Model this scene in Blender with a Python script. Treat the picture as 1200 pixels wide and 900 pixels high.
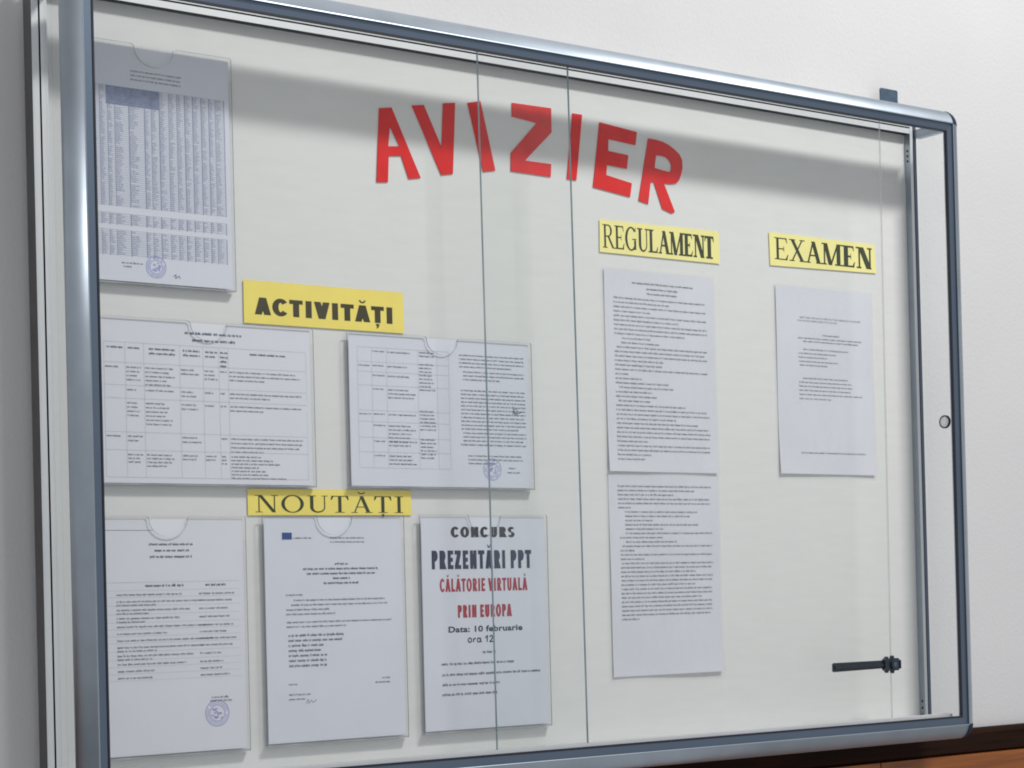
import bpy, math, random
from mathutils import Vector, Matrix
from mathutils.geometry import tessellate_polygon

for o in list(bpy.data.objects):
    bpy.data.objects.remove(o)
scene = bpy.context.scene
col = scene.collection
ZO = 2.03            # height of the board's reference line above the floor

# ------------------------------------------------------------------ camera
cam_d = bpy.data.cameras.new('camera')
cam = bpy.data.objects.new('camera', cam_d)
col.objects.link(cam)
rt = Vector((0.82132055, -0.56993225, -0.02469376))
up = Vector((0.01432599, -0.022667, 0.99964042))
fw = Vector((0.57028705, 0.82137898, 0.01045203))
cam.matrix_world = Matrix(((rt.x, up.x, -fw.x, -2.13243),
                           (rt.y, up.y, -fw.y, -2.19523),
                           (rt.z, up.z, -fw.z, -0.47580 + ZO),
                           (0, 0, 0, 1)))
cam_d.sensor_fit = 'HORIZONTAL'
cam_d.sensor_width = 36.0
cam_d.lens = 2259.99 * 36.0 / 1200.0
cam_d.shift_x = 58.03 / 1200.0
cam_d.shift_y = 224.91 / 1200.0
cam_d.clip_start = 0.05
cam_d.clip_end = 100
scene.camera = cam

# ------------------------------------------------------------------ light
world = bpy.data.worlds.new('World')
scene.world = world
world.use_nodes = True
bg = world.node_tree.nodes['Background']
bg.inputs[0].default_value = (0.98, 0.99, 1.02, 1)
bg.inputs[1].default_value = 0.45

def area_lamp(name, loc, target, sx, sy, power, colour):
    d = bpy.data.lights.new(name, 'AREA')
    d.shape = 'RECTANGLE'
    d.size, d.size_y = sx, sy
    d.energy = power
    d.color = colour
    o = bpy.data.objects.new(name, d)
    col.objects.link(o)
    o.location = (loc[0], loc[1], loc[2] + ZO)
    t = Vector((target[0], target[1], target[2] + ZO))
    o.rotation_euler = (t - o.location).to_track_quat('-Z', 'Y').to_euler()
    return o
area_lamp('ceiling_tube_lamp', (0.66, -2.05, 2.78), (-0.40, 0, -0.2), 0.80, 0.24, 108, (1.0, 0.99, 0.975))

scene.view_settings.view_transform = 'Standard'
scene.view_settings.look = 'None'
scene.view_settings.exposure = 0.0
scene.view_settings.gamma = 1.0
scene.view_settings.use_curve_mapping = False
scene.render.engine = 'CYCLES'
scene.cycles.max_bounces = 8
scene.cycles.transparent_max_bounces = 24
scene.cycles.filter_width = 1.9

# ------------------------------------------------------------------ materials
def new_mat(name):
    m = bpy.data.materials.new(name)
    m.use_nodes = True
    nt = m.node_tree
    return m, nt, nt.nodes['Principled BSDF']

def simple(name, colour, rough=0.6, metal=0.0, noise=0.0, scale=60.0, bump=0.0, spec=0.5, stretch=None):
    m, nt, b = new_mat(name)
    b.inputs['Roughness'].default_value = rough
    b.inputs['Metallic'].default_value = metal
    b.inputs['Specular IOR Level'].default_value = spec
    b.inputs['Base Color'].default_value = (*colour, 1)
    if noise or bump:
        tc = nt.nodes.new('ShaderNodeTexCoord')
        n = nt.nodes.new('ShaderNodeTexNoise')
        n.inputs['Scale'].default_value = scale
        n.inputs['Detail'].default_value = 5
        src = tc.outputs['Object']
        if stretch:
            mp = nt.nodes.new('ShaderNodeMapping')
            mp.inputs['Scale'].default_value = stretch
            nt.links.new(src, mp.inputs[0]); src = mp.outputs[0]
        nt.links.new(src, n.inputs['Vector'])
        if noise:
            r = nt.nodes.new('ShaderNodeValToRGB')
            r.color_ramp.elements[0].position = 0.3
            r.color_ramp.elements[1].position = 0.7
            r.color_ramp.elements[0].color = (*[c * (1 - noise) for c in colour], 1)
            r.color_ramp.elements[1].color = (*[min(1, c * (1 + noise)) for c in colour], 1)
            nt.links.new(n.outputs['Fac'], r.inputs[0])
            nt.links.new(r.outputs[0], b.inputs['Base Color'])
        if bump:
            bp = nt.nodes.new('ShaderNodeBump')
            bp.inputs['Strength'].default_value = bump
            bp.inputs['Distance'].default_value = 0.002
            nt.links.new(n.outputs['Fac'], bp.inputs['Height'])
            nt.links.new(bp.outputs[0], b.inputs['Normal'])
    return m

def clear(name, tint, ior, rough=0.0, haze=0.0, smear=0.0):
    m = bpy.data.materials.new(name)
    m.use_nodes = True
    nt = m.node_tree
    nt.nodes.remove(nt.nodes['Principled BSDF'])
    out = nt.nodes['Material Output']
    tr = nt.nodes.new('ShaderNodeBsdfTransparent'); tr.inputs[0].default_value = (*tint, 1)
    gl = nt.nodes.new('ShaderNodeBsdfGlossy'); gl.inputs['Roughness'].default_value = rough
    f0 = ((ior - 1) / (ior + 1)) ** 2          # Schlick reflectance, the same from both sides of the sheet
    lw = nt.nodes.new('ShaderNodeLayerWeight'); lw.inputs[0].default_value = 0.5
    pw = nt.nodes.new('ShaderNodeMath'); pw.operation = 'POWER'; pw.inputs[1].default_value = 5.0
    ma = nt.nodes.new('ShaderNodeMath'); ma.operation = 'MULTIPLY_ADD'; ma.inputs[1].default_value = 1 - f0; ma.inputs[2].default_value = f0
    nt.links.new(lw.outputs['Facing'], pw.inputs[0]); nt.links.new(pw.outputs[0], ma.inputs[0])
    mx = nt.nodes.new('ShaderNodeMixShader')
    nt.links.new(ma.outputs[0], mx.inputs[0])
    nt.links.new(tr.outputs[0], mx.inputs[1])
    nt.links.new(gl.outputs[0], mx.inputs[2])
    last = mx.outputs[0]
    if haze:
        df = nt.nodes.new('ShaderNodeBsdfDiffuse'); df.inputs[0].default_value = (0.8, 0.82, 0.84, 1)
        m2 = nt.nodes.new('ShaderNodeMixShader')
        m2.inputs[0].default_value = haze
        if smear:                       # uneven film of dust and wiping marks
            tc = nt.nodes.new('ShaderNodeTexCoord')
            mp = nt.nodes.new('ShaderNodeMapping'); mp.inputs['Scale'].default_value = (1.0, 1.0, 0.45); mp.inputs['Rotation'].default_value = (0, 0.5, 0)
            nz = nt.nodes.new('ShaderNodeTexNoise'); nz.inputs['Scale'].default_value = 7.0; nz.inputs['Detail'].default_value = 7; nz.inputs['Roughness'].default_value = 0.65
            rm = nt.nodes.new('ShaderNodeMapRange')
            rm.inputs['From Min'].default_value = 0.40; rm.inputs['From Max'].default_value = 0.72
            rm.inputs['To Min'].default_value = haze; rm.inputs['To Max'].default_value = haze + smear
            nt.links.new(tc.outputs['Object'], mp.inputs[0]); nt.links.new(mp.outputs[0], nz.inputs['Vector'])
            nt.links.new(nz.outputs['Fac'], rm.inputs['Value']); nt.links.new(rm.outputs[0], m2.inputs[0])
        nt.links.new(last, m2.inputs[1]); nt.links.new(df.outputs[0], m2.inputs[2])
        last = m2.outputs[0]
    nt.links.new(last, out.inputs['Surface'])
    return m

def plaster(name):
    m, nt, b = new_mat(name)
    b.inputs['Roughness'].default_value = 0.75
    tc = nt.nodes.new('ShaderNodeTexCoord')
    n1 = nt.nodes.new('ShaderNodeTexNoise'); n1.inputs['Scale'].default_value = 2.6; n1.inputs['Detail'].default_value = 6
    n2 = nt.nodes.new('ShaderNodeTexNoise'); n2.inputs['Scale'].default_value = 160; n2.inputs['Detail'].default_value = 4
    r = nt.nodes.new('ShaderNodeValToRGB')
    r.color_ramp.elements[0].position = 0.3; r.color_ramp.elements[1].position = 0.72
    r.color_ramp.elements[0].color = (0.655, 0.655, 0.66, 1)
    r.color_ramp.elements[1].color = (0.705, 0.703, 0.705, 1)
    bp = nt.nodes.new('ShaderNodeBump'); bp.inputs['Strength'].default_value = 0.32; bp.inputs['Distance'].default_value = 0.0015
    nt.links.new(tc.outputs['Object'], n1.inputs['Vector']); nt.links.new(tc.outputs['Object'], n2.inputs['Vector'])
    nt.links.new(n1.outputs['Fac'], r.inputs[0]); nt.links.new(r.outputs[0], b.inputs['Base Color'])
    nt.links.new(n2.outputs['Fac'], bp.inputs['Height']); nt.links.new(bp.outputs[0], b.inputs['Normal'])
    return m

def wood(name, c0, c1, rough=0.35):
    m, nt, b = new_mat(name)
    b.inputs['Roughness'].default_value = rough
    tc = nt.nodes.new('ShaderNodeTexCoord')
    mp = nt.nodes.new('ShaderNodeMapping'); mp.inputs['Scale'].default_value = (3.0, 40, 55)
    n = nt.nodes.new('ShaderNodeTexNoise'); n.inputs['Scale'].default_value = 1.6; n.inputs['Detail'].default_value = 8; n.inputs['Distortion'].default_value = 0.8
    r = nt.nodes.new('ShaderNodeValToRGB')
    r.color_ramp.elements[0].position = 0.32; r.color_ramp.elements[1].position = 0.68
    r.color_ramp.elements[0].color = (*c0, 1); r.color_ramp.elements[1].color = (*c1, 1)
    nt.links.new(tc.outputs['Object'], mp.inputs[0]); nt.links.new(mp.outputs[0], n.inputs['Vector'])
    nt.links.new(n.outputs['Fac'], r.inputs[0]); nt.links.new(r.outputs[0], b.inputs['Base Color'])
    return m

M = {}
M['wall'] = plaster('wall_plaster')
M['board'] = simple('board_laminate', (0.775, 0.778, 0.76), 0.55, noise=0.018, scale=7, spec=0.35, bump=0.04, stretch=(2.5, 2.5, 14))
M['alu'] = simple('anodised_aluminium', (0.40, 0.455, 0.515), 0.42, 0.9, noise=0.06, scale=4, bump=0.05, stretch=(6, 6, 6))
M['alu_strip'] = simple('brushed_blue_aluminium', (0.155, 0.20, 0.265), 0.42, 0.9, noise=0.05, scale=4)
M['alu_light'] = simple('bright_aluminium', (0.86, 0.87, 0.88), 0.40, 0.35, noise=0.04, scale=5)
M['rubber_and_shade'] = simple('black_rubber_and_shade', (0.012, 0.016, 0.028), 0.55)  # gasket rubber, also the painted shade on the back rails
M['corner'] = simple('corner_plastic', (0.018, 0.03, 0.055), 0.7, spec=0.2)
M['black'] = simple('black_plastic', (0.02, 0.028, 0.04), 0.32, noise=0.2, scale=200)
M['side_shade'] = simple('shaded_side_grey', (0.10, 0.098, 0.10), 0.7, noise=0.1, scale=30)  # shade of the left back post's outer side, put into the colour
M['hole'] = simple('dark_hole', (0.01, 0.01, 0.012), 0.8)
M['steel'] = simple('bracket_steel', (0.075, 0.115, 0.17), 0.5, 0.3, noise=0.2, scale=90)
M['glass'] = clear('window_glass', (0.99, 0.995, 0.993), 1.29, haze=0.002, smear=0.016)
M['glass_edge'] = simple('glass_edge', (0.33, 0.44, 0.48), 0.12, noise=0.25, scale=12)
M['glass_edge_pale'] = clear('glass_edge_pale', (0.93, 0.95, 0.94), 1.45, 0.1, haze=0.45)
M['acrylic'] = clear('clear_acrylic', (0.992, 0.992, 0.995), 1.22, 0.03, haze=0.008)
M['sleeve'] = clear('plastic_sleeve_film', (0.985, 0.985, 0.99), 1.25, 0.12, haze=0.10, smear=0.10)
M['acrylic_edge'] = simple('acrylic_edge', (0.24, 0.27, 0.32), 0.2, noise=0.2, scale=20)
M['acrylic_base'] = simple('acrylic_base', (0.46, 0.48, 0.50), 0.08, noise=0.2, scale=30)
M['paper'] = simple('printer_paper', (0.82, 0.83, 0.88), 0.8, noise=0.015, scale=14, spec=0.15)
M['paper_b'] = simple('printer_paper_blue', (0.785, 0.81, 0.88), 0.8, noise=0.02, scale=14, spec=0.15)
M['paper_loose'] = simple('loose_paper', (0.765, 0.78, 0.825), 0.8, noise=0.03, scale=9, spec=0.15)
M['yellow'] = simple('yellow_paper', (0.98, 0.81, 0.19), 0.75, noise=0.03, scale=25, spec=0.2)
M['yellow_p'] = simple('pale_yellow_paper', (0.97, 0.89, 0.36), 0.75, noise=0.03, scale=25, spec=0.2)
M['red'] = simple('red_paper', (0.78, 0.026, 0.026), 0.75, noise=0.07, scale=40, spec=0.12)
M['ink'] = simple('black_ink', (0.022, 0.026, 0.035), 0.7)
M['ink_y'] = simple('dark_brown_ink', (0.045, 0.038, 0.008), 0.7)
M['ink_g'] = simple('dark_green_ink', (0.030, 0.045, 0.012), 0.7)
M['text'] = simple('text_ink', (0.085, 0.105, 0.165), 0.75)
M['text_soft'] = simple('faded_text_ink', (0.13, 0.15, 0.22), 0.75)
M['rule'] = simple('rule_ink', (0.42, 0.45, 0.54), 0.75)
M['poster_red'] = simple('red_ink', (0.42, 0.022, 0.05), 0.7)
M['poster_navy'] = simple('navy_ink', (0.012, 0.024, 0.075), 0.7)
M['flag_blue'] = simple('blue_ink', (0.012, 0.07, 0.26), 0.7)
M['stamp'] = simple('stamp_ink', (0.40, 0.40, 0.74), 0.75)
M['head'] = simple('table_head_print', (0.26, 0.31, 0.48), 0.75, noise=0.2, scale=150)
M['wood'] = wood('varnished_wood', (0.21, 0.056, 0.009), (0.37, 0.12, 0.018))
M['wood_dark'] = wood('dark_wood', (0.010, 0.004, 0.002), (0.026, 0.009, 0.004), 0.8)
M['wood_dark'].node_tree.nodes['Principled BSDF'].inputs['Specular IOR Level'].default_value = 0.12

# ------------------------------------------------------------------ object helpers
ORIG = {}
def tag(o, label=None, cat=None, group=None, kind=None):
    if label: o['label'] = label
    if cat: o['category'] = cat
    if group: o['group'] = group
    if kind: o['kind'] = kind
    return o

def place(o, world_pos, parent=None):
    w = Vector(world_pos)
    ORIG[o.name] = w
    if parent is not None:
        o.parent = parent
        o.location = w - ORIG[parent.name]
    else:
        o.location = w
    col.objects.link(o)
    return o

def empty(name, pos):
    o = bpy.data.objects.new(name, None)
    o.empty_display_size = 0.03
    return place(o, (pos[0], pos[1], pos[2] + ZO))

def mesh_obj(name, verts, faces, mats, parent=None, mi=None, smooth=False, origin=None):
    """verts are in board coordinates (x right, y depth, z up from the reference line)"""
    if origin is None:
        xs = [v[0] for v in verts]; ys = [v[1] for v in verts]; zs = [v[2] for v in verts]
        origin = ((min(xs) + max(xs)) / 2, max(ys), min(zs))
    me = bpy.data.meshes.new(name)
    me.from_pydata([(v[0] - origin[0], v[1] - origin[1], v[2] - origin[2]) for v in verts], [], faces)
    for m in (mats if isinstance(mats, (list, tuple)) else [mats]):
        me.materials.append(M[m])
    if mi:
        for p, i in zip(me.polygons, mi): p.material_index = i
    if smooth:
        for p in me.polygons: p.use_smooth = True
    me.update()
    o = bpy.data.objects.new(name, me)
    return place(o, (origin[0], origin[1], origin[2] + ZO), parent)

class MB:
    def __init__(s): s.v = []; s.f = []; s.m = []
    def box(s, x0, x1, y0, y1, z0, z1, m=0):
        b = len(s.v)
        s.v += [(x0, y0, z0), (x1, y0, z0), (x1, y1, z0), (x0, y1, z0), (x0, y0, z1), (x1, y0, z1), (x1, y1, z1), (x0, y1, z1)]
        for q in ((0, 3, 2, 1), (4, 5, 6, 7), (0, 1, 5, 4), (1, 2, 6, 5), (2, 3, 7, 6), (3, 0, 4, 7)):
            s.f.append(tuple(b + i for i in q)); s.m.append(m)
        return s
    def prism(s, loops, y0, y1, cap=0, side=0):
        """loops of (x, z): the first is the outline, the others are holes; y0 is the face towards the room"""
        pts = [[Vector((a, c, 0)) for a, c in l] for l in loops]
        flat = [q for l in loops for q in l]
        b = len(s.v); n = len(flat)
        s.v += [(a, y0, c) for a, c in flat] + [(a, y1, c) for a, c in flat]
        for t in tessellate_polygon(pts):
            t = list(t)
            A, B, C = (flat[i] for i in t)
            if (B[0] - A[0]) * (C[1] - A[1]) - (B[1] - A[1]) * (C[0] - A[0]) < 0: t.reverse()
            s.f.append(tuple(b + i for i in t)); s.m.append(cap)
            s.f.append(tuple(b + n + i for i in reversed(t))); s.m.append(cap)
        k = 0
        for l in loops:
            L = len(l)
            for i in range(L):
                j = (i + 1) % L
                s.f.append((b + k + i, b + n + k + i, b + n + k + j, b + k + j)); s.m.append(side)
            k += L
        return s
    def quad(s, pts, m=0):
        b = len(s.v); s.v += pts
        s.f.append(tuple(range(b, b + len(pts)))); s.m.append(m)
        return s
    def build(s, name, mats, parent=None, **k):
        return mesh_obj(name, s.v, s.f, mats, parent, s.m, **k)

# ------------------------------------------------------------------ the wall and its wooden panelling
WY = 0.030
BY = 0.012                              # back of the case, which hangs clear of the wall
mb = MB().box(-3.4, 2.6, WY, WY + 0.12, -2.03, 1.45)
tag(mb.build('wall', 'wall'), kind='structure')
wains = empty('wainscot', (0.2, WY, -2.03)); tag(wains, kind='structure')
def moulding(z0, z1, y0, name, mat):
    prof = [(WY - 0.0005, z0), (y0 + 0.004, z0), (y0, z0 + 0.004), (y0, z1 - 0.008), (y0 + 0.003, z1 - 0.002), (y0 + 0.007, z1), (WY - 0.0005, z1)]
    v = []; f = []; n = len(prof)
    for x in (-3.4, 2.6): v += [(x, a, b) for a, b in prof]
    for i in range(n):
        j = (i + 1) % n; f.append((i, i + n, j + n, j))
    f += [tuple(range(n)), tuple(range(2 * n - 1, n - 1, -1))]
    return mesh_obj(name, v, f, mat, wains)
moulding(-0.7650, -0.7228, 0.014, 'cap_moulding', 'wood_dark')
for i, (a, b) in enumerate([(-3.4, -1.42), (-1.417, 0.22), (0.223, 1.15), (1.153, 2.6)]):
    MB().box(a, b, 0.010, WY - 0.0005, -2.03, -0.7657).build('panel', 'wood', wains)

# ------------------------------------------------------------------ the display case
D = 0.0931                              # front face of the frame, in front of the board
XL, XR, ZB, ZT = -1.2185, 0.3425, -0.7265, 0.2950
WF, RC = 0.0370, 0.0236                  # rail width, corner radius
case = empty('display_case', (-0.44, 0.0, ZB))
tag(case, 'wall-mounted glass notice case with silver aluminium frame and white back board', 'notice case')

MB().box(-1.2128, 0.3098, 0.0, BY - 0.0016, -0.706, 0.2838).build('back_board', 'board', case)

# front frame profile: (distance inward from the outer edge, depth behind the front face)
prof = [(0.0, 0.0195), (0.0, 0.0170)]
arc = [math.radians(80 - 58 * (k + .5) / 10) for k in range(10)]
su, sv, cu_, cv_ = sum(math.cos(t) for t in arc), sum(math.sin(t) for t in arc), 0, 0
for t in arc:
    cu_ += math.cos(t) / su; cv_ += math.sin(t) / sv
    prof.append((0.0215 * cu_, 0.0170 - 0.0167 * cv_))
prof += [(0.0221, 0.0001), (0.0228, 0.0), (0.0234, 0.0004), (0.0239, 0.0030), (0.0345, 0.0042), (0.0345, 0.0120), (0.0200, 0.0120), (0.0200, 0.0195)]
NP = len(prof)
ROUND = [i for i in range(NP) if prof[i][0] <= RC]
def rail(kind):
    v = []; f = []; mi = []
    for end in (0, 1):
        for u, d in prof:
            e = max(u, RC)
            y = -D + d
            if kind in ('top', 'bottom'):
                x = XL + e if end == 0 else XR - e
                z = ZT - u if kind == 'top' else ZB + u
            else:
                z = ZB + e if end == 0 else ZT - e
                x = XL + u if kind == 'left' else XR - u
            v.append((x, y, z))
    for i in range(NP):
        j = (i + 1) % NP
        q = (i, j, j + NP, i + NP)
        if kind in ('bottom', 'left'): q = tuple(reversed(q))
        f.append(q)
        mi.append(1 if i in (NP - 6, NP - 5) else 0)
    f.append(tuple(range(NP))); mi.append(0)
    f.append(tuple(range(2 * NP - 1, NP - 1, -1))); mi.append(0)
    o = mesh_obj('frame_rail', v, f, ['alu', 'alu_strip'], case, mi)
    for p in o.data.polygons:
        if len(p.vertices) == 4 and p.index < 11: p.use_smooth = True
    return o
for k in ('top', 'bottom', 'left', 'right'): rail(k)
# black rubber lip along the inner edge of each rail
g0, g1, gy0, gy1 = 0.0347, 0.0372, -D + 0.0034, -D + 0.0080
MB().box(XL + g0, XR - g0, gy0, gy1, ZT - g1, ZT - g0).build('gasket', 'rubber_and_shade', case)
MB().box(XL + g0, XR - g0, gy0, gy1, ZB + g0, ZB + g1).build('gasket', 'rubber_and_shade', case)
MB().box(XL + g0, XL + g1, gy0, gy1, ZB + g1 + 0.0004, ZT - g1 - 0.0004).build('gasket', 'rubber_and_shade', case)
MB().box(XR - g1, XR - g0, gy0, gy1, ZB + g1 + 0.0004, ZT - g1 - 0.0004).build('gasket', 'rubber_and_shade', case)
# dark plastic caps that round off the outer corners
for cx, cz, a0 in ((XR - RC, ZT - RC, 0), (XL + RC, ZT - RC, 90), (XL + RC, ZB + RC, 180), (XR - RC, ZB + RC, 270)):
    v = []; f = []
    pr = [(u, d) for u, d in prof[:-2] if u <= 0.0216]
    pr.append((RC - 0.0002, 0.0010))
    pr.append((RC - 0.0002, 0.0195))
    n = len(pr); ns = 10
    for k in range(ns + 1):
        a = math.radians(a0 + 90 * k / ns)
        for u, d in pr:
            r = RC - u + 0.0005
            v.append((cx + r * math.cos(a), -D + d - 0.0004, cz + r * math.sin(a)))
    for k in range(ns):
        for i in range(n):
            j = (i + 1) % n
            f.append((k * n + i, k * n + j, (k + 1) * n + j, (k + 1) * n + i))
    f.append(tuple(range(n))); f.append(tuple(range((ns + 1) * n - 1, ns * n - 1, -1)))
    mesh_obj('corner_cap', v, f, 'corner', case)

# back frame: a shallow extrusion with a groove along its face
BT = 0.0125
def back_rail(kind, a, b, o0, o1, look=(0, 0, 1), outer=0):
    """o0 outer edge, o1 inner edge in x (posts) or z (rails)"""
    s = 1 if o1 > o0 else -1
    w = abs(o1 - o0)
    pf = [(0, BY), (0, -BT), (w * .44, -BT), (w * .44, -BT + .004), (w * .56, -BT + .004), (w * .56, -BT), (w, -BT), (w, -0.0004), (w * .7, -0.0004), (w * .7, BY)]
    n = len(pf); v = []; f = []
    for t in (a, b):
        for q, y in pf:
            v.append((o0 + s * q, y, t) if kind == 'post' else (t, y, o0 + s * q))
    for i in range(n):
        j = (i + 1) % n; f.append((i, j, j + n, i + n))
    mi = [2 if 2 <= i <= 4 else (look[0] if i == 1 else look[1] if i == 5 else look[2] if i == 6 else outer if i == 0 else 0) for i in range(n)]  # groove faces coloured black, recess shade painted in
    f.append(tuple(range(n))); f.append(tuple(range(2 * n - 1, n - 1, -1))); mi += [0, 0]
    return mesh_obj('back_rail', v, f, ['alu_light', 'alu', 'rubber_and_shade', 'alu_strip', 'side_shade'], case, mi)
BXL, BXR, BZT, BZB = -1.2275, 0.3205, 0.2900, -0.7170
back_rail('post', BZB, BZT, BXL, BXL + 0.0200, outer=4)  # outer side painted dark to stand for its shade
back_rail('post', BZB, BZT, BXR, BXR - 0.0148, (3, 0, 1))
back_rail('rail', BXL + 0.0204, BXR - 0.0152, BZT, 0.2706, (0, 0, 2))  # underside coloured black as painted shade, no rubber there
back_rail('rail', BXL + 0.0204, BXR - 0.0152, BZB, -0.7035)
# screw holes in the inner face of the right-hand post
for z in (0.243, 0.2345, 0.226, -0.668, -0.679, -0.6905):
    pts = [(-0.0065 + 0.0018 * math.cos(t * math.pi / 5), z + 0.0022 * math.sin(t * math.pi / 5)) for t in range(10)]
    v = [(BXR - 0.0148 - 0.0004, a, b) for a, b in pts] + [(BXR - 0.0148 + 0.001, a, b) for a, b in pts]
    f = [tuple(range(10))] + [(i, i + 10, (i + 1) % 10 + 10, (i + 1) % 10) for i in range(10)]
    mesh_obj('screw_hole', v, f, 'hole', case)
GXL = -1.2165
# short bars joining the front frame to the back frame at the four corners
for x0, x1 in ((GXL, GXL + 0.0115), (BXR - 0.004, BXR + 0.0095)):
    for z0, z1 in ((0.2640, 0.2780), (-0.7160, -0.7020)):
        MB().box(x0, x1, -D + 0.0199, -BT - 0.0004, z0, z1).build('corner_bar', 'alu', case)
# sliding tracks behind the top and bottom rails
for z0, z1 in ((0.2745, 0.2800), (-0.7120, -0.6862)):
    t = MB()
    for ya in (-0.0688, -0.0620, -0.0552):
        t.box(XL + 0.036, XR - 0.036, ya, ya + 0.0012, z0, z1)
    zz = z1 if z0 > 0 else z0
    t.box(XL + 0.036, XR - 0.036, -0.0690, -0.0538, zz, zz + 0.0015)
    t.build('sliding_track', 'alu_light', case)
# fixed glass: two sides and the top; a metal floor
def side_pane(x0, x1):
    o = MB().box(x0, x1, -D + 0.0202, -BT - 0.0006, -0.7018, 0.2638).build('side_glass', ['glass', 'glass_edge'], case)
    return o
side_pane(GXL + 0.0030, GXL + 0.0070)
sg = side_pane(BXR + 0.0030, BXR + 0.0070)
MB().box(GXL + 0.014, BXR - 0.006, -0.0530, -BT - 0.0006, 0.2816, 0.2850).build('top_glass', ['glass'], case)
MB().box(GXL + 0.014, BXR - 0.006, -0.0530, -BT - 0.0006, -0.7090, -0.7060).build('floor_panel', 'alu_light', case)
# round clear finger stop set in the right-hand side glass
v = []; f = []; N = 28; r0, r1 = 0.0108, 0.0094
sx = BXR + 0.0026
for x, r in ((sx, r0), (sx - 0.0035, r0), (sx - 0.0035, r1), (sx, r1)):
    for k in range(N):
        t = 2 * math.pi * k / N
        v.append((x, -0.0570 + r * math.cos(t), -0.2100 + r * math.sin(t)))
for ring in range(4):
    for k in range(N):
        f.append((ring * N + k, ring * N + (k + 1) % N, ((ring + 1) % 4) * N + (k + 1) % N, ((ring + 1) % 4) * N + k))
mesh_obj('finger_stop', v, f, 'corner', sg, smooth=False)
v = []
for x, r in ((sx - 0.0002, 0.0092), (sx - 0.0030, 0.0092), (sx - 0.0050, 0.0070), (sx - 0.0056, 0.0034)):
    for k in range(N):
        t = 2 * math.pi * k / N
        v.append((x, -0.0570 + r * math.cos(t), -0.2100 + r * math.sin(t)))
f = [(q * N + k, q * N + (k + 1) % N, (q + 1) * N + (k + 1) % N, (q + 1) * N + k) for q in range(3) for k in range(N)] + [tuple(range(3 * N, 4 * N))]
mesh_obj('finger_stop_lens', v, f, 'alu_light', sg, smooth=True)  # opaque bright colour paints the highlight of a clear lens

# two sliding glass doors
def door(name, y0, y1, xa_t, xa_b, xb_t, xb_b, z0, z1, mats):
    v = [(xa_b, y0, z0), (xb_b, y0, z0), (xb_b, y1, z0), (xa_b, y1, z0), (xa_t, y0, z1), (xb_t, y0, z1), (xb_t, y1, z1), (xa_t, y1, z1)]
    f = [(0, 3, 2, 1), (4, 5, 6, 7), (0, 1, 5, 4), (1, 2, 6, 5), (2, 3, 7, 6), (3, 0, 4, 7)]
    return mesh_obj(name, v, f, mats, case, [1, 1, 0, 2, 0, 1])
door('glass_door', -0.0674, -0.0634, XL + 0.030, XL + 0.030, -0.4525, -0.4465, -0.7085, 0.2770, ['glass', 'glass_edge', 'glass_edge'])
door('glass_door', -0.0606, -0.0566, -0.6035, -0.5985, 0.1840, 0.1760, -0.7085, 0.2770, ['glass', 'glass_edge', 'glass_edge_pale'])
# steel mounting tab that shows above the top rail
x0, x1 = 0.2655, 0.3065
mb = MB().prism([[(x0, 0.2650), (x1, 0.2650), (x1, 0.3460), (x1 - 0.002, 0.3478), (x0 + 0.002, 0.3478), (x0, 0.3460)]], BY + 0.0002, BY + 0.0026)
mb.box(x0 + 0.008, x1 - 0.008, BY + 0.0027, WY - 0.0003, 0.2700, 0.2900)
mb.build('mounting_tab', 'steel', case)

# ------------------------------------------------------------------ ratchet lock clamped on the right-hand door
lock = empty('showcase_lock', (0.11, -0.0610, -0.606))
tag(lock, 'black ratchet lock with toothed bar clamped on the sliding glass door', 'lock')
teeth = [(0.0430, -0.6065), (0.0430, -0.5960), (0.0450, -0.5940)]
x = 0.0480
while x < 0.148:
    teeth += [(x, -0.5940), (x + 0.0012, -0.5954), (x + 0.0024, -0.5940)]
    x += 0.0045
teeth += [(0.1535, -0.5940), (0.1535, -0.6066), (0.0445, -0.6080)]
teeth = list(reversed(teeth))
MB().prism([teeth], -0.0645, -0.0610).build('toothed_bar', 'black', lock)
MB().box(0.0450, 0.1535, -0.0664, -0.0646, -0.6032, -0.5992).build('rib', 'black', lock)
def cyl_y(x, z, r, y0, y1, n=20):
    m = MB()
    return m.prism([[(x + r * math.cos(2 * math.pi * k / n), z + r * math.sin(2 * math.pi * k / n)) for k in range(n)]], y0, y1)
MB().prism([[(0.1537, -0.6090), (0.1570, -0.6108), (0.1835, -0.6108), (0.1860, -0.6090), (0.1860, -0.5930), (0.1835, -0.5912), (0.1570, -0.5912), (0.1537, -0.5930)]], -0.0685, -0.0610).build('lock_body', 'black', lock)
cyl_y(0.1720, -0.6010, 0.0072, -0.0725, -0.0686).build('cylinder', 'black', lock)
cyl_y(0.1720, -0.6010, 0.0042, -0.0731, -0.0726).build('key_face', 'steel', lock)
for dx, dz in ((0.001, 0.0112), (0.001, -0.0114), (-0.012, 0.0100), (-0.012, -0.0102)):
    cyl_y(0.1720 + dx, -0.6010 + dz, 0.0030, -0.0670, -0.0625, 10).build('lug', 'black', lock)
MB().box(0.1862, 0.1885, -0.0700, -0.0540, -0.6080, -0.5945).build('hook', 'black', lock)

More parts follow.
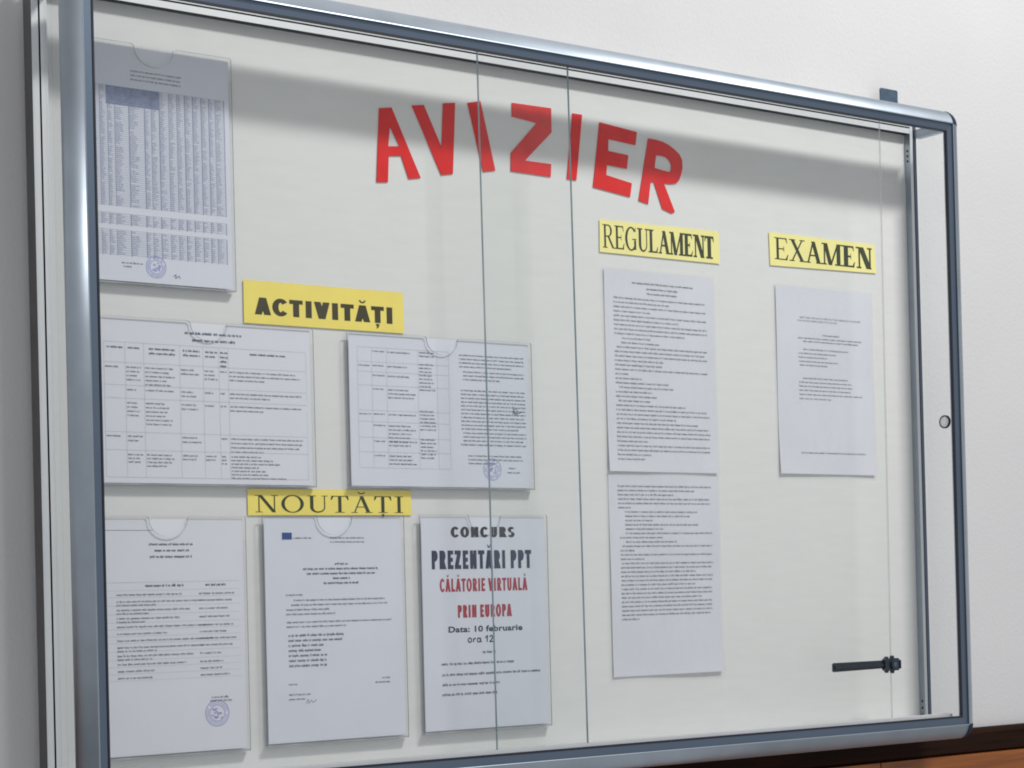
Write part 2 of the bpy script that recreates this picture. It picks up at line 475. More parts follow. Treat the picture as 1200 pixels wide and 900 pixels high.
# ------------------------------------------------------------------ lettering helpers
def font_mesh(s, bold=0.0, shear=0.0, space=1.0):
    cu = bpy.data.curves.new('tmp', 'FONT')
    cu.body = s; cu.offset = bold; cu.shear = shear; cu.space_character = space
    cu.resolution_u = 4
    ob = bpy.data.objects.new('tmp', cu)
    col.objects.link(ob)
    me = bpy.data.meshes.new_from_object(ob.evaluated_get(bpy.context.evaluated_depsgraph_get()))
    vs = [tuple(v.co) for v in me.vertices]; fs = [tuple(p.vertices) for p in me.polygons]
    bpy.data.objects.remove(ob); bpy.data.curves.remove(cu); bpy.data.meshes.remove(me)
    return vs, fs
_cap = {}
def add_font(mb, s, x0, x1, base, cap, y, m=0, bold=0.012, shear=0.0, space=1.0, cap_ref='H'):
    """set a word between x0 and x1 on a baseline, with a given capital height"""
    vs, fs = font_mesh(s, bold, shear, space)
    key = (cap_ref, bold)
    if key not in _cap:
        hv, _ = font_mesh(cap_ref, bold)
        _cap[key] = max(v[1] for v in hv)
    xa = min(v[0] for v in vs); xb = max(v[0] for v in vs)
    kx = (x1 - x0) / (xb - xa); kz = cap / _cap[key]
    b = len(mb.v)
    mb.v += [(x0 + (v[0] - xa) * kx, y, base + v[1] * kz) for v in vs]
    for q in fs:
        mb.f.append(tuple(b + i for i in q)); mb.m.append(m)

class Serif:
    """a Roman serif alphabet made of stems, hairlines and bowls; unit capital height"""
    def __init__(s, thick=0.16, thin=0.055): s.t = thick; s.h = thin
    def bar(s, x0, y0, x1, y1, w):     # slanted stroke, w measured horizontally
        return [(x0 - w / 2, y0), (x0 + w / 2, y0), (x1 + w / 2, y1), (x1 - w / 2, y1)]
    def rect(s, x0, x1, y0, y1): return [(x0, y0), (x1, y0), (x1, y1), (x0, y1)]
    def foot(s, x, y, L):
        h = s.h * 0.8
        return s.rect(x - L / 2, x + L / 2, y, y + h) if y < 0.5 else s.rect(x - L / 2, x + L / 2, y - h, y)
    def ring(s, cx, cy, rx, ry, tx, ty, a0, a1, n=28):
        out = []
        for k in range(n):
            p = math.radians(a0 + (a1 - a0) * k / n); q = math.radians(a0 + (a1 - a0) * (k + 1) / n)
            o = lambda a: (cx + rx * math.cos(a), cy + ry * math.sin(a))
            i = lambda a: (cx + (rx - tx) * math.cos(a), cy + (ry - ty) * math.sin(a))
            out.append([o(p), o(q), i(q), i(p)])
        return out
    def glyph(s, c):
        t, h = s.t, s.h; P = []
        if c == 'I':
            P += [s.rect(.2 - t / 2, .2 + t / 2, 0, 1), s.foot(.2, 0, t + .22), s.foot(.2, 1, t + .22)]; return P, .40
        if c in 'EL':
            P += [s.rect(.1, .1 + t, 0, 1), s.foot(.1 + t / 2, 1, t + .2), s.foot(.1, 0, .2)]
            P += [s.rect(.1, .66, 0, h), [(.66 - .02, 0), (.70, .26), (.665, .26), (.56, h)]]
            if c == 'E':
                P += [s.rect(.1, .63, 1 - h, 1), s.rect(.1, .46, .5 - h / 2, .5 + h / 2), [(.61, 1), (.56, 1 - h), (.635, .77), (.665, .77)],
                      [(.46, .38), (.49, .38), (.49, .62), (.46, .62)]]
            return P, .74
        if c in 'TȚ':
            P += [s.rect(.36 - t / 2, .36 + t / 2, 0, 1), s.foot(.36, 0, t + .24), s.rect(.03, .69, 1 - h, 1),
                  [(.03, 1), (.005, .75), (.04, .75), (.12, 1 - h)], [(.69, 1), (.60, 1 - h), (.68, .75), (.715, .75)]]
            if c == 'Ț': P += [s.rect(.31, .41, -.17, -.07), [(.36, -.17), (.41, -.17), (.36, -.28), (.33, -.27)]]
            return P, .72
        if c == 'N':
            P += [s.rect(.12, .12 + h, 0, 1), s.rect(.70, .70 + h, 0, 1), s.bar(.12 + t / 2, 1, .70 + h - t / 2 + .03, 0, t * 1.1), s.foot(.14, 0, .26), s.foot(.10, 1, .24), s.foot(.73, 1, .26)]
            return P, .86
        if c == 'M':
            P += [s.rect(.12, .12 + h, 0, 1), s.rect(.80, .80 + t, 0, 1), s.bar(.15 + t * .3, 1, .47, 0, t), s.bar(.80 + h, 1, .49, 0, h * 1.2),
                  s.foot(.14, 0, .26), s.foot(.12, 1, .2), s.foot(.80 + t / 2, 0, t + .2), s.foot(.86 + t / 2, 1, t + .12)]
            return P, 1.06
        if c in 'AĂ':
            P += [s.bar(.12, 0, .40, 1, h * 1.2), s.bar(.68, 0, .40, 1, t * 1.1), s.rect(.22, .58, .32, .32 + h), s.foot(.12, 0, .26), s.foot(.69, 0, .30)]
            if c == 'Ă': P += s.ring(.40, 1.27, .15, .16, .05, .06, 190, 350, 12)
            return P, .80
        if c == 'X':
            P += [s.bar(.66, 0, .14, 1, t * 1.15), s.bar(.12, 0, .66, 1, h * 1.3), s.foot(.12, 0, .26), s.foot(.66, 0, .32), s.foot(.14, 1, .32), s.foot(.66, 1, .26)]
            return P, .80
        if c == 'U':
            P += [s.rect(.12, .12 + t, .3, 1), s.rect(.66, .66 + h, .3, 1), s.foot(.12 + t / 2, 1, t + .2), s.foot(.69, 1, .24)]
            cx = (.12 + .66 + h) / 2; rx = (.66 + h - .12) / 2
            P += s.ring(cx, .31, rx, .32, t, .075, 180, 270, 12) + s.ring(cx, .31, rx, .32, h, .075, 270, 360, 12)
            return P, .82
        if c == 'O':
            P += s.ring(.45, .5, .43, .52, t, h * 1.1, 0, 360, 40); return P, .90
        if c == 'G':
            P += s.ring(.45, .5, .43, .52, t, h * 1.1, 42, 325, 32)
            P += [s.rect(.66, .66 + t * .9, .04, .44), s.foot(.68, .46, .3), [(.74, .80), (.78, .80), (.78, 1.0), (.75, 1.0)]]
            return P, .88
        if c == 'R':
            P += [s.rect(.1, .1 + t, 0, 1), s.foot(.1 + t / 2, 0, t + .2), s.foot(.1, 1, .2), s.rect(.1, .40, 1 - h, 1), s.rect(.1, .40, .48, .48 + h)]
            P += s.ring(.39, .74, .27, .26, t * .95, h, -90, 90, 16)
            P += [s.bar(.74, 0, .40, .5, t * 1.05), s.foot(.77, 0, .2)]
            return P, .84
        return P, .4
def add_serif(mb, word, x0, x1, base, cap, y, m=0, thick=(0.16, 0.16), thin=(0.055, 0.055), gap=0.05, face=Serif):
    W = []
    n = len(word)
    for k, c in enumerate(word):
        q = k / max(1, n - 1)
        W.append(face(thick[0] + (thick[1] - thick[0]) * q, thin[0] + (thin[1] - thin[0]) * q).glyph(c))
    tot = sum(w for _, w in W) + gap * (n - 1)
    kx = (x1 - x0) / tot; cur = 0; i = 0
    for P, w in W:
        for poly in P:
            dy = -(i % 7) * 0.00001; i += 1
            pts = [(x0 + (cur + a) * kx, y + dy, base + b * cap) for a, b in poly]
            mb.quad(pts, m)
        cur += w + gap

class Sans(Serif):
    """a heavy grotesque alphabet; t is the stem, h the horizontal stroke"""
    def glyph(s, c):
        t, h = s.t, s.h; P = []
        if c == ' ': return P, .30
        if c == 'I': return [s.rect(.08, .08 + t, 0, 1)], .16 + t
        if c in 'EL':
            P += [s.rect(.07, .07 + t, 0, 1), s.rect(.07 + t, .62, 0, h)]
            if c == 'E': P += [s.rect(.07 + t, .61, 1 - h, 1), s.rect(.07 + t, .57, .5 - h / 2, .5 + h / 2)]
            return P, .66
        if c in 'TȚ':
            P += [s.rect(.02, .66, 1 - h, 1), s.rect(.34 - t / 2, .34 + t / 2, 0, 1 - h)]
            if c == 'Ț': P += [s.rect(.25, .41, -.20, -.06), [(.33, -.20), (.41, -.20), (.33, -.34), (.26, -.31)]]
            return P, .68
        if c in 'AĂ':
            w = t * 1.12
            P += [s.bar(w / 2, 0, .38, 1, w), s.bar(.76 - w / 2, 0, .38, 1, w), s.rect(.19, .57, .19, .19 + h * .95)]
            if c == 'Ă': P += s.ring(.38, 1.34, .17, .22, .07, .09, 190, 350, 12)
            return P, .76
        if c == 'V':
            w = t * 1.12
            P += [s.bar(.38, 0, w / 2, 1, w), s.bar(.38, 0, .76 - w / 2, 1, w)]; return P, .76
        if c == 'N':
            P += [s.rect(.07, .07 + t, 0, 1), s.rect(.72 - t, .72, 0, 1), s.bar(.07 + t * .45, 1, .72 - t * .45, 0, t * .82)]; return P, .79
        if c == 'Z':
            P += [s.rect(.04, .64, 1 - h, 1), s.rect(.04, .66, 0, h), s.bar(.06 + t * .6, h, .63 - t * .6, 1 - h, t * 1.25)]; return P, .70
        if c == 'U':
            P += [s.rect(.07, .07 + t, .34, 1), s.rect(.71 - t, .71, .34, 1)] + s.ring(.39, .345, .32, .365, t, h, 180, 360, 20); return P, .78
        if c == 'O': return s.ring(.42, .5, .39, .52, t, h, 0, 360, 40), .84
        if c == 'C': return s.ring(.42, .5, .39, .52, t, h, 38, 322, 32), .78
        if c == 'S':
            return s.ring(.34, .735, .30, .275, t, h, 20, 275, 22) + s.ring(.34, .255, .31, .275, t, h, -160, 95, 22), .68
        if c in 'PR':
            P += [s.rect(.07, .07 + t, 0, 1), s.rect(.07 + t, .42, 1 - h, 1), s.rect(.07 + t, .42, .42, .42 + h)] + s.ring(.41, .71, .25, .29, t, h, -90, 90, 18)
            if c == 'R': P += [s.bar(.66 - t * .5 + .05, 0, .36, .46, t * 1.15)]
            return P, .70 if c == 'P' else .74
        return P, .3

# ------------------------------------------------------------------ red cut-out letters of the heading
def letter(word, loops, label):
    m = MB().prism(loops, -0.0015, -0.0006)
    tag(m.build('cut_out_letter', 'red'), label, 'paper letter', 'red letters of the heading AVIZIER')
def ccw(l):
    a = sum(l[i][0] * l[(i + 1) % len(l)][1] - l[(i + 1) % len(l)][0] * l[i][1] for i in range(len(l)))
    return l if a > 0 else l[::-1]
def cw(l): return ccw(l)[::-1]
A = [(-0.7344, 0.0861), (-0.7274, 0.1871), (-0.7074, 0.1906), (-0.6625, 0.0993), (-0.682, 0.0957), (-0.6936, 0.1262), (-0.7139, 0.1239), (-0.7161, 0.0879)]
Ah = [(-0.7109, 0.1649), (-0.6958, 0.139), (-0.7142, 0.1369)]
V = [(-0.6741, 0.1976), (-0.6544, 0.2007), (-0.6265, 0.1454), (-0.6221, 0.2071), (-0.6019, 0.2102), (-0.6085, 0.1104), (-0.6281, 0.1068)]
I1 = [(-0.5806, 0.2129), (-0.5585, 0.2181), (-0.5356, 0.1229), (-0.5566, 0.1187)]
Z = [(-0.5035, 0.2227), (-0.4334, 0.2236), (-0.4338, 0.1887), (-0.483, 0.1427), (-0.4359, 0.1426), (-0.4373, 0.124), (-0.5085, 0.1248), (-0.5076, 0.1509), (-0.46, 0.1991), (-0.5041, 0.2029)]
I2 = [(-0.3947, 0.2212), (-0.3768, 0.2211), (-0.3905, 0.1238), (-0.408, 0.124)]
E_ = [(-0.3444, 0.2142), (-0.2736, 0.2079), (-0.277, 0.188), (-0.3285, 0.1912), (-0.3296, 0.1736), (-0.2912, 0.1714), (-0.2947, 0.1509), (-0.3325, 0.1526), (-0.3343, 0.1375), (-0.2858, 0.1303), (-0.2898, 0.1094), (-0.3598, 0.1171)]
R_ = [(-0.2517, 0.2011), (-0.2375, 0.2008), (-0.2239, 0.1994), (-0.2110, 0.1955), (-0.2003, 0.1902), (-0.1905, 0.1838), (-0.1857, 0.1757), (-0.1852, 0.1640), (-0.1888, 0.1527), (-0.1930, 0.1440), (-0.1992, 0.1387), (-0.2110, 0.1366), (-0.2232, 0.1367), (-0.2027, 0.0954), (-0.2093, 0.0926), (-0.2274, 0.0978), (-0.2428, 0.1364), (-0.2492, 0.1357), (-0.2551, 0.1022), (-0.2737, 0.1057)]
Rh = [(-0.2372, 0.1775), (-0.2260, 0.1776), (-0.2177, 0.1765), (-0.2110, 0.1722), (-0.2076, 0.1658), (-0.2080, 0.1597), (-0.2110, 0.1548), (-0.2250, 0.1560), (-0.2407, 0.158)]
letter('A', [ccw(A), cw(Ah)], 'red paper letter A, first of the heading')
letter('V', [ccw(V)], 'red paper letter V of the heading, right after the A')
letter('I', [ccw(I1)], 'red paper letter I leaning over between the V and the Z')
letter('Z', [ccw(Z)], 'red paper letter Z in the middle of the heading')
letter('I', [ccw(I2)], 'narrow red paper letter I between the Z and the E')
letter('E', [ccw(E_)], 'red paper letter E of the heading')
letter('R', [ccw(R_), cw(Rh)], 'red paper letter R, last of the heading, above a yellow strip')

# ------------------------------------------------------------------ yellow paper signs
def sign(quad, mat, label, draw, ink):
    o = MB().prism([ccw(quad)], -0.0018, -0.0013).build('paper_sign', mat)
    tag(o, label, 'paper sign', 'yellow heading strips')
    mb = MB(); draw(mb, -0.0020)
    mb.build('lettering', ink, o)
sign([(-0.9418, -0.0612), (-0.6968, -0.0612), (-0.6962, -0.1166), (-0.9421, -0.1168)], 'yellow', 'yellow strip with bold black heading ACTIVITĂȚI',
     lambda mb, y: add_serif(mb, 'ACTIVITĂȚI', -0.9262, -0.7122, -0.1048, 0.0222, y, thick=(.29, .29), thin=(.24, .24), gap=.035, face=Sans), 'ink_y')
sign([(-0.9430, -0.3310), (-0.6918, -0.3305), (-0.6910, -0.3640), (-0.9428, -0.3652)], 'yellow', 'yellow strip with thin serif heading NOUTĂȚI',
     lambda mb, y: add_serif(mb, 'NOUTĂȚI', -0.9322, -0.7035, -0.3610, 0.0222, y, thick=(.13, .13), thin=(.045, .045), gap=.10), 'ink_g')
sign([(-0.3495, 0.0708), (-0.1157, 0.0735), (-0.1147, 0.0238), (-0.3506, 0.0231)], 'yellow_p', 'pale yellow strip with tall serif heading REGULAMENT',
     lambda mb, y: add_serif(mb, 'REGULAMENT', -0.3445, -0.1262, 0.0300, 0.0345, y, thick=(.13, .27), thin=(.05, .10), gap=.0), 'ink_g')
sign([(-0.0098, 0.0820), (0.2268, 0.0815), (0.2287, 0.0350), (-0.0085, 0.0300)], 'pale_y' if False else 'yellow_p', 'pale yellow strip with serif heading EXAMEN',
     lambda mb, y: add_serif(mb, 'EXAMEN', 0.0012, 0.2195, 0.0405, 0.0345, y, thick=(.12, .26), thin=(.05, .09), gap=.03), 'ink_g')

# ------------------------------------------------------------------ document pages
rng = random.Random(11)
STROKES = [  # tiny strokes of unreadable print, in units of the x-height: (x0, x1, z0, z1)
    [(0, .2, 0, 1), (.2, .42, .75, 1), (.40, .58, 0, .8)], [(0, .2, .1, 1), (.15, .45, 0, .22), (.4, .58, 0, 1)],
    [(0, .2, 0, 1.5)], [(.12, .42, 0, .2), (.12, .42, .8, 1), (0, .17, .15, .85), (.38, .55, .15, .85)], [(.1, .29, .1, 1.35), (0, .42, .82, 1)],
    [(0, .18, .15, .85), (.15, .5, .42, .6), (.12, .45, 0, .18), (.1, .42, .82, 1), (.36, .5, .5, .85)], [(0, .2, -.42, 1), (.18, .42, .8, 1), (.38, .55, .15, .85)],
    [(0, .2, 0, 1), (.2, .42, .72, 1)], [(0, .18, 0, 1), (.36, .54, 0, .9), (.72, .90, 0, .9), (.18, .8, .82, 1)], [(.05, .45, .82, 1), (.35, .53, 0, .9), (.08, .35, 0, .2), (0, .15, .1, .45)],
    [(0, .2, 0, 1), (.02, .18, 1.25, 1.45)]]
class Page:
    """print on a page; local mm, x from the left, y down from the top; z-offset follows the sheet's curl"""
    def __init__(s, x, z, w, h, yfun):
        s.x, s.z, s.w, s.h, s.yf = x, z, w, h, yfun
        s.mb = MB()
    def P(s, a, b, lift=0.00025):
        return (s.x + a / 1000, s.yf(a / 1000 / s.w, b / 1000 / s.h) - lift, s.z - b / 1000)
    def q(s, x0, x1, y0, y1, m=0, lift=0.00025):
        s.mb.quad([s.P(x0, y1, lift), s.P(x1, y1, lift), s.P(x1, y0, lift), s.P(x0, y0, lift)], m)
    def line(s, x0, x1, y, h=1.7, m=0, wt=1.0):
        """a run of pseudo words from x0 to x1 with baseline y and x-height h"""
        x = x0
        while x < x1 - h * .5:
            n = rng.randint(2, 9)
            for _ in range(n):
                g = rng.choice(STROKES)
                for a, b, c, d in g:
                    s.q(x + a * h, x + a * h + (b - a) * h * wt, y - d * h * 1.12, y - c * h * 1.12, m)
                x += (max(b for _, b, _, _ in g) + .20) * h
                if x > x1: break
            x += h * rng.uniform(.6, .95)
    def para(s, x0, x1, y, n, lead=4.2, h=1.7, last=.5, m=0, wt=1.0):
        for i in range(n):
            s.line(x0, x1 if i < n - 1 else x0 + (x1 - x0) * last, y + i * lead, h, m, wt)
        return y + n * lead
    def centre(s, xc, w, y, h=1.9, m=0, wt=1.3): s.line(xc - w / 2, xc + w / 2, y, h, m, wt)
    def hrule(s, x0, x1, y, t=.28, m=1): s.q(x0, x1, y - t / 2, y + t / 2, m, 0.00018)
    def vrule(s, x, y0, y1, t=.28, m=1): s.q(x - t / 2, x + t / 2, y0, y1, m, 0.00014)
    def stamp(s, xc, yc, r, m=2):
        def ring(ra, rb, n=40):
            for k in range(n):
                a, b = 2 * math.pi * k / n, 2 * math.pi * (k + 1) / n
                s.mb.quad([s.P(xc + ra * math.cos(a), yc + ra * math.sin(a), .0002), s.P(xc + ra * math.cos(b), yc + ra * math.sin(b), .0002),
                           s.P(xc + rb * math.cos(b), yc + rb * math.sin(b), .0002), s.P(xc + rb * math.cos(a), yc + rb * math.sin(a), .0002)], m)
        ring(r, r * .93); ring(r * .64, r * .58)
        for k in range(30):          # lettering round the rim
            a = 2 * math.pi * k / 30
            if rng.random() < .85:
                c, d = math.cos(a), math.sin(a)
                w = rng.uniform(.35, .75)
                s.mb.quad([s.P(xc + r * .70 * c - w * d, yc + r * .70 * d + w * c, .0002), s.P(xc + r * .87 * c - w * d, yc + r * .87 * d + w * c, .0002),
                           s.P(xc + r * .87 * c + w * d, yc + r * .87 * d - w * c, .0002), s.P(xc + r * .70 * c + w * d, yc + r * .70 * d - w * c, .0002)], m)
        for k in range(16):          # emblem in the middle
            a, b = rng.uniform(-.4, .4) * r, rng.uniform(-.4, .4) * r
            s.q(xc + a - r * .09, xc + a + r * .09, yc + b - r * .05, yc + b + r * .05, m)
    def scrawl(s, pts, w=.35, m=0):
        for (a, b), (c, d) in zip(pts, pts[1:]):
            L = math.hypot(c - a, d - b) or 1; nx, ny = -(d - b) / L * w / 2, (c - a) / L * w / 2
            s.mb.quad([s.P(a + nx, b + ny), s.P(c + nx, d + ny), s.P(c - nx, d - ny), s.P(a - nx, b - ny)], m)

def sheet(x, z, w, h, yfun, mat, label, draw, nx=1, nz=1, group=None, name='paper_sheet', ink='text'):
    v = []; f = []
    for j in range(nz + 1):
        for i in range(nx + 1):
            v.append((x + w * i / nx, yfun(i / nx, j / nz), z - h * j / nz))
    n = len(v)
    v += [(a, b + 0.0002, c) for a, b, c in v]
    W = nx + 1
    for j in range(nz):
        for i in range(nx):
            a = j * W + i
            f.append((a, a + W, a + W + 1, a + 1)); f.append((n + a, n + a + 1, n + a + W + 1, n + a + W))
    edge = [i for i in range(W)] + [j * W + nx for j in range(1, nz + 1)] + [nz * W + i for i in range(nx - 1, -1, -1)] + [j * W for j in range(nz - 1, 0, -1)]
    for a, b in zip(edge, edge[1:] + edge[:1]): f.append((a, b, n + b, n + a))
    o = mesh_obj(name, v, f, mat, smooth=False)
    tag(o, label, 'document', group)
    pg = Page(x, z, w, h, yfun)
    draw(pg)
    pg.mb.build('printed_text', [ink, 'rule', 'stamp', 'head', 'ink', 'poster_navy', 'poster_red', 'flag_blue'], o)
    return o

# clear acrylic pockets -------------------------------------------------
HOLD = {}
def holder_meshes(kind):
    if kind in HOLD: return HOLD[kind]
    w, h = (0.2177, 0.2998) if kind == 'portrait' else (0.3060, 0.2081)
    nr, nd = (0.0265, 0.0265) if kind == 'portrait' else (0.0255, 0.0240)
    out = [(0, -h), (w, -h), (w, -0.002), (w - 0.002, 0)]
    rr = 0.004
    out += [(w / 2 + nr + rr, 0), (w / 2 + nr + rr * .3, -rr * .3)]
    for k in range(0, 19):
        a = math.pi * k / 18
        out.append((w / 2 + nr * math.cos(a), -rr - (nd - rr) * math.sin(a)))
    out += [(w / 2 - nr - rr * .3, -rr * .3), (w / 2 - nr - rr, 0), (0.002, 0), (0, -0.002)]
    def mk(name, mb, mats):
        me = bpy.data.meshes.new(name)
        me.from_pydata(mb.v, [], mb.f)
        for m in mats: me.materials.append(M[m])
        for p, i in zip(me.polygons, mb.m): p.material_index = i
        me.update(); return me
    HOLD[kind] = {
        'front_panel': mk('front_panel', MB().prism([ccw(out)], -0.0094, -0.0080, 0, 1), ['acrylic', 'acrylic_edge']),
        'back_panel': mk('back_panel', MB().box(0.0004, w - 0.0004, -0.0022, -0.0008, -h, 0.0), ['acrylic']),
        'bottom_strip': mk('bottom_strip', MB().box(0.0002, w - 0.0002, -0.0079, -0.0023, -h, -h + 0.0016), ['acrylic_base']),
        'side_strip': mk('side_strip', MB().box(0.0002, 0.0014, -0.0079, -0.0023, -h + 0.0018, -h * 0.1), ['acrylic']),
    }
    HOLD[kind]['size'] = (w, h)
    return HOLD[kind]
def holder(kind, x, z, label):
    H = holder_meshes(kind)
    w, h = H['size']
    root = empty('document_holder', (x, 0, z - h))
    tag(root, label, 'document holder', 'clear acrylic document holders')
    base = Vector((x, 0, z + ZO))
    for n in ('front_panel', 'back_panel', 'bottom_strip'):
        place(bpy.data.objects.new(n, H[n]), base, root)
    place(bpy.data.objects.new('side_strip', H['side_strip']), base, root)
    place(bpy.data.objects.new('side_strip', H['side_strip']), base + Vector((w - 0.0016, 0, 0)), root)
    return w, h
flat = lambda u, v: -0.0062 + 0.0006 * math.sin(3 * u + 1) * math.sin(2.2 * v)

# 1. long table of figures, upper left
def draw_table(p):
    W, H = p.w * 1000, p.h * 1000
    cols = [.03, .09, .15, .2, .245, .336, .436, .48, .533, .595, .648, .70, .753, .81, .862, .905, .965]
    for i in range(3): p.line(.35 * W, .68 * W, (.105 + i * .018) * H, 1.5)
    def block(v0, v1, lead):
        for i, c in enumerate(cols):
            t = 1.0 if i in (5, 6, 8, 11, 12, 13, 14, 16) else .6
            p.vrule(c * W, v0 * H, v1 * H, t, 3)
        y = v0 * H
        while y <= v1 * H + .1:
            p.hrule(cols[0] * W, cols[-1] * W, y, .4); y += lead
        y = v0 * H + lead * .8
        while y < v1 * H:
            for a, b in zip(cols, cols[1:]):
                if rng.random() < .9: p.line(a * W + .8, a * W + .8 + (b - a) * W * rng.uniform(.25, .6), y, .95, 3)
            y += lead
    p.q(.19 * W, .53 * W, .176 * H, .255 * H, 3, .0001)
    block(.176, .685, 2.55)
    block(.715, .765, 2.55)
    block(.785, .895, 2.75)
    p.line(.27 * W, .40 * W, .925 * H, 1.5); p.line(.28 * W, .34 * W, .94 * H, 1.5)
    p.stamp(.49 * W, .93 * H, 14)
    p.scrawl([(.60 * W, .965 * H), (.62 * W, .955 * H), (.615 * W, .972 * H), (.64 * W, .96 * H), (.645 * W, .972 * H)], .8)
w, h = holder('portrait', -1.1739, 0.2206, 'clear acrylic pocket around the long table, touched by the top shadow')
sheet(-1.1739 + .0040, 0.2206 - .004, .2105, .2925, flat, 'paper_b', 'sheet printed with a dense table of figures and a round stamp', draw_table, 6, 6)

# 2. timetable, landscape
def draw_timetable(p):
    W, H = p.w * 1000, p.h * 1000
    p.centre(.525 * W, .27 * W, .072 * H, 2.3, 0, 1.5); p.centre(.525 * W, .20 * W, .115 * H, 2.3, 0, 1.5)
    cx = [.02, .115, .2, .365, .475, .55, .595, .978]
    ry = [.145, .268, .405, .485, .69, .80, .965]
    for c in cx: p.vrule(c * W, ry[0] * H, ry[-1] * H, .3)
    for r in ry: p.hrule(cx[0] * W, cx[-1] * W, r * H, .3)
    heads = [1, 1, 2, 2, 2, 4, 1]
    for k, n in enumerate(heads):
        for i in range(n):
            a, b = cx[k] * W, cx[k + 1] * W
            p.centre((a + b) / 2, (b - a) * (.45 if k == 6 else .72), (.182 + i * .028) * H, 1.8, 0, 1.4)
    cells = [[1, 4, 5, 2, 3, 1, 3], [0, 1, 1, 2, 1, 1, 2], [0, 4, 6, 2, 1, 1, 2], [1, 2, 0, 2, 0, 1, 4], [0, 3, 4, 2, 2, 3, 7]]
    for r, row in enumerate(cells):
        for k, n in enumerate(row):
            a, b = cx[k] * W, cx[k + 1] * W
            for i in range(n):
                f = rng.uniform(.55, .92) if k < 6 else (rng.uniform(.85, .97) if i < n - 1 and r < 4 else rng.uniform(.3, .8))
                p.line(a + 1.5, a + 1.5 + (b - a - 3) * f, (ry[r + 1] + .030 + i * .027) * H if r == 3 else (ry[r + 1] * 1 + .032 + i * .0255) * H if r < 4 else (ry[5] - .0 + .032 + i * .0225) * H, 1.55)
w, h = holder('landscape', -1.1501, -0.1201, 'wide clear acrylic pocket below the ACTIVITĂȚI strip, holding the timetable with open columns')
sheet(-1.1501 + .004, -0.1201 - .0022, .298, .2035, flat, 'paper', 'landscape sheet with a ruled timetable and a two-line title at the notch', draw_timetable, 6, 4)

# 3. programme with stamp, landscape
def draw_programme(p):
    W, H = p.w * 1000, p.h * 1000
    cx = [.045, .12, .2, .37, .475, .54, .6]
    ry = [.085, .18, .245, .335, .50, .575, .68, .775, .88]
    for c in cx[:6]: p.vrule(c * W, ry[0] * H, ry[-1] * H, .3)
    for r in ry: p.hrule(cx[0] * W, cx[5] * W, r * H, .3)
    n2 = [1, 1, 1, 3, 1, 6, 1, 3]
    for r in range(8):
        for i in range(n2[r]):
            p.line(cx[2] * W + 1.5, cx[2] * W + (cx[3] - cx[2]) * W * rng.uniform(.6, .92), (ry[r] + .03 + i * .026) * H, 1.6)
        p.line(cx[1] * W + 1.5, cx[2] * W - 4, (ry[r] + .028) * H, 1.5)
        if r in (1, 4): p.line(cx[0] * W + 1.5, cx[1] * W - 3, (ry[r] + .03) * H, 1.5)
    for v0, n in ((.105, 2), (.185, 8), (.50, 6), (.69, 6)):
        for i in range(n): p.line(cx[3] * W + 2, cx[4] * W - rng.uniform(3, 10), (v0 + i * .0245) * H, 1.6)
    y = .105
    for n, x0, last in ((4, .60, .8), (3, .62, .6)):
        y = p.para(x0 * W, .97 * W, y * H, n, .0262 * H, 1.6, last) / H + .008
    p.para(.605 * W, .975 * W, .345 * H, 11, .0262 * H, 1.6, .9)
    p.para(.615 * W, .975 * W, .635 * H, 3, .026 * H, 1.6, .95)
    p.line(.60 * W, .975 * W, .715 * H, 1.7)
    p.para(.64 * W, .95 * W, .79 * H, 3, .026 * H, 1.6, .5)
    p.stamp(.775 * W, .875 * H, 15.5)
    p.line(.87 * W, .91 * W, .87 * H, 1.6); p.line(.86 * W, .94 * W, .90 * H, 1.6)
    p.scrawl([(.90 * W, .50 * H), (.905 * W, .455 * H), (.925 * W, .45 * H), (.93 * W, .475 * H), (.91 * W, .49 * H), (.905 * W, .46 * H), (.92 * W, .49 * H), (.96 * W, .47 * H)], .9)
holder('landscape', -0.7922, -0.1195, 'wide clear acrylic pocket holding the stamped programme with long paragraphs')
sheet(-0.7922 + .004, -0.1195 - .0022, .298, .2035, flat, 'paper_b', 'landscape programme sheet with narrow columns, long paragraphs and a violet stamp', draw_programme, 6, 4)

# 4. list with stamp
def draw_list(p):
    W, H = p.w * 1000, p.h * 1000
    p.hrule(.0 * W, .40 * W, .048 * H, .5, 0)
    for i, a in enumerate((.29, .22, .28)): p.centre(.52 * W, a * W, (.112 + i * .0265) * H, 2.0, 0, 1.4)
    p.hrule(.02 * W, .97 * W, .268 * H, .3)
    p.centre(.47 * W, .25 * W, .288 * H, 2.0, 0, 1.5); p.centre(.805 * W, .13 * W, .288 * H, 2.0, 0, 1.5)
    y = .302
    for k, (n, wd) in enumerate([(1, .42), (2, .55), (2, .48), (2, .40), (1, .58), (1, .33), (1, .62), (2, .56), (2, .50), (1, .44), (1, .23), (1, .22)]):
        p.hrule(.02 * W, .97 * W, y * H, .22)
        for i in range(n):
            p.line(.16 * W, (.16 + (wd if i == 0 else wd * .45)) * W, (y + .022 + i * .015) * H, 1.7)
        p.line(.695 * W, (.695 + rng.uniform(.12, .25)) * W, (y + .022) * H, 1.7)
        y += .0225 + .0065 * n
    p.hrule(.02 * W, .97 * W, y * H, .22)
    p.line(.765 * W, .87 * W, .775 * H, 1.8); p.line(.755 * W, .90 * W, .79 * H, 1.8)
    p.stamp(.80 * W, .84 * H, 17)
holder('portrait', -1.1685, -0.3665, 'clear acrylic pocket in the lower row, holding the two-column list')
sheet(-1.1685 + .0040, -0.3665 - .004, .2105, .2925, flat, 'paper', 'portrait sheet with a two-column list and a violet round stamp near its foot', draw_list, 6, 6)

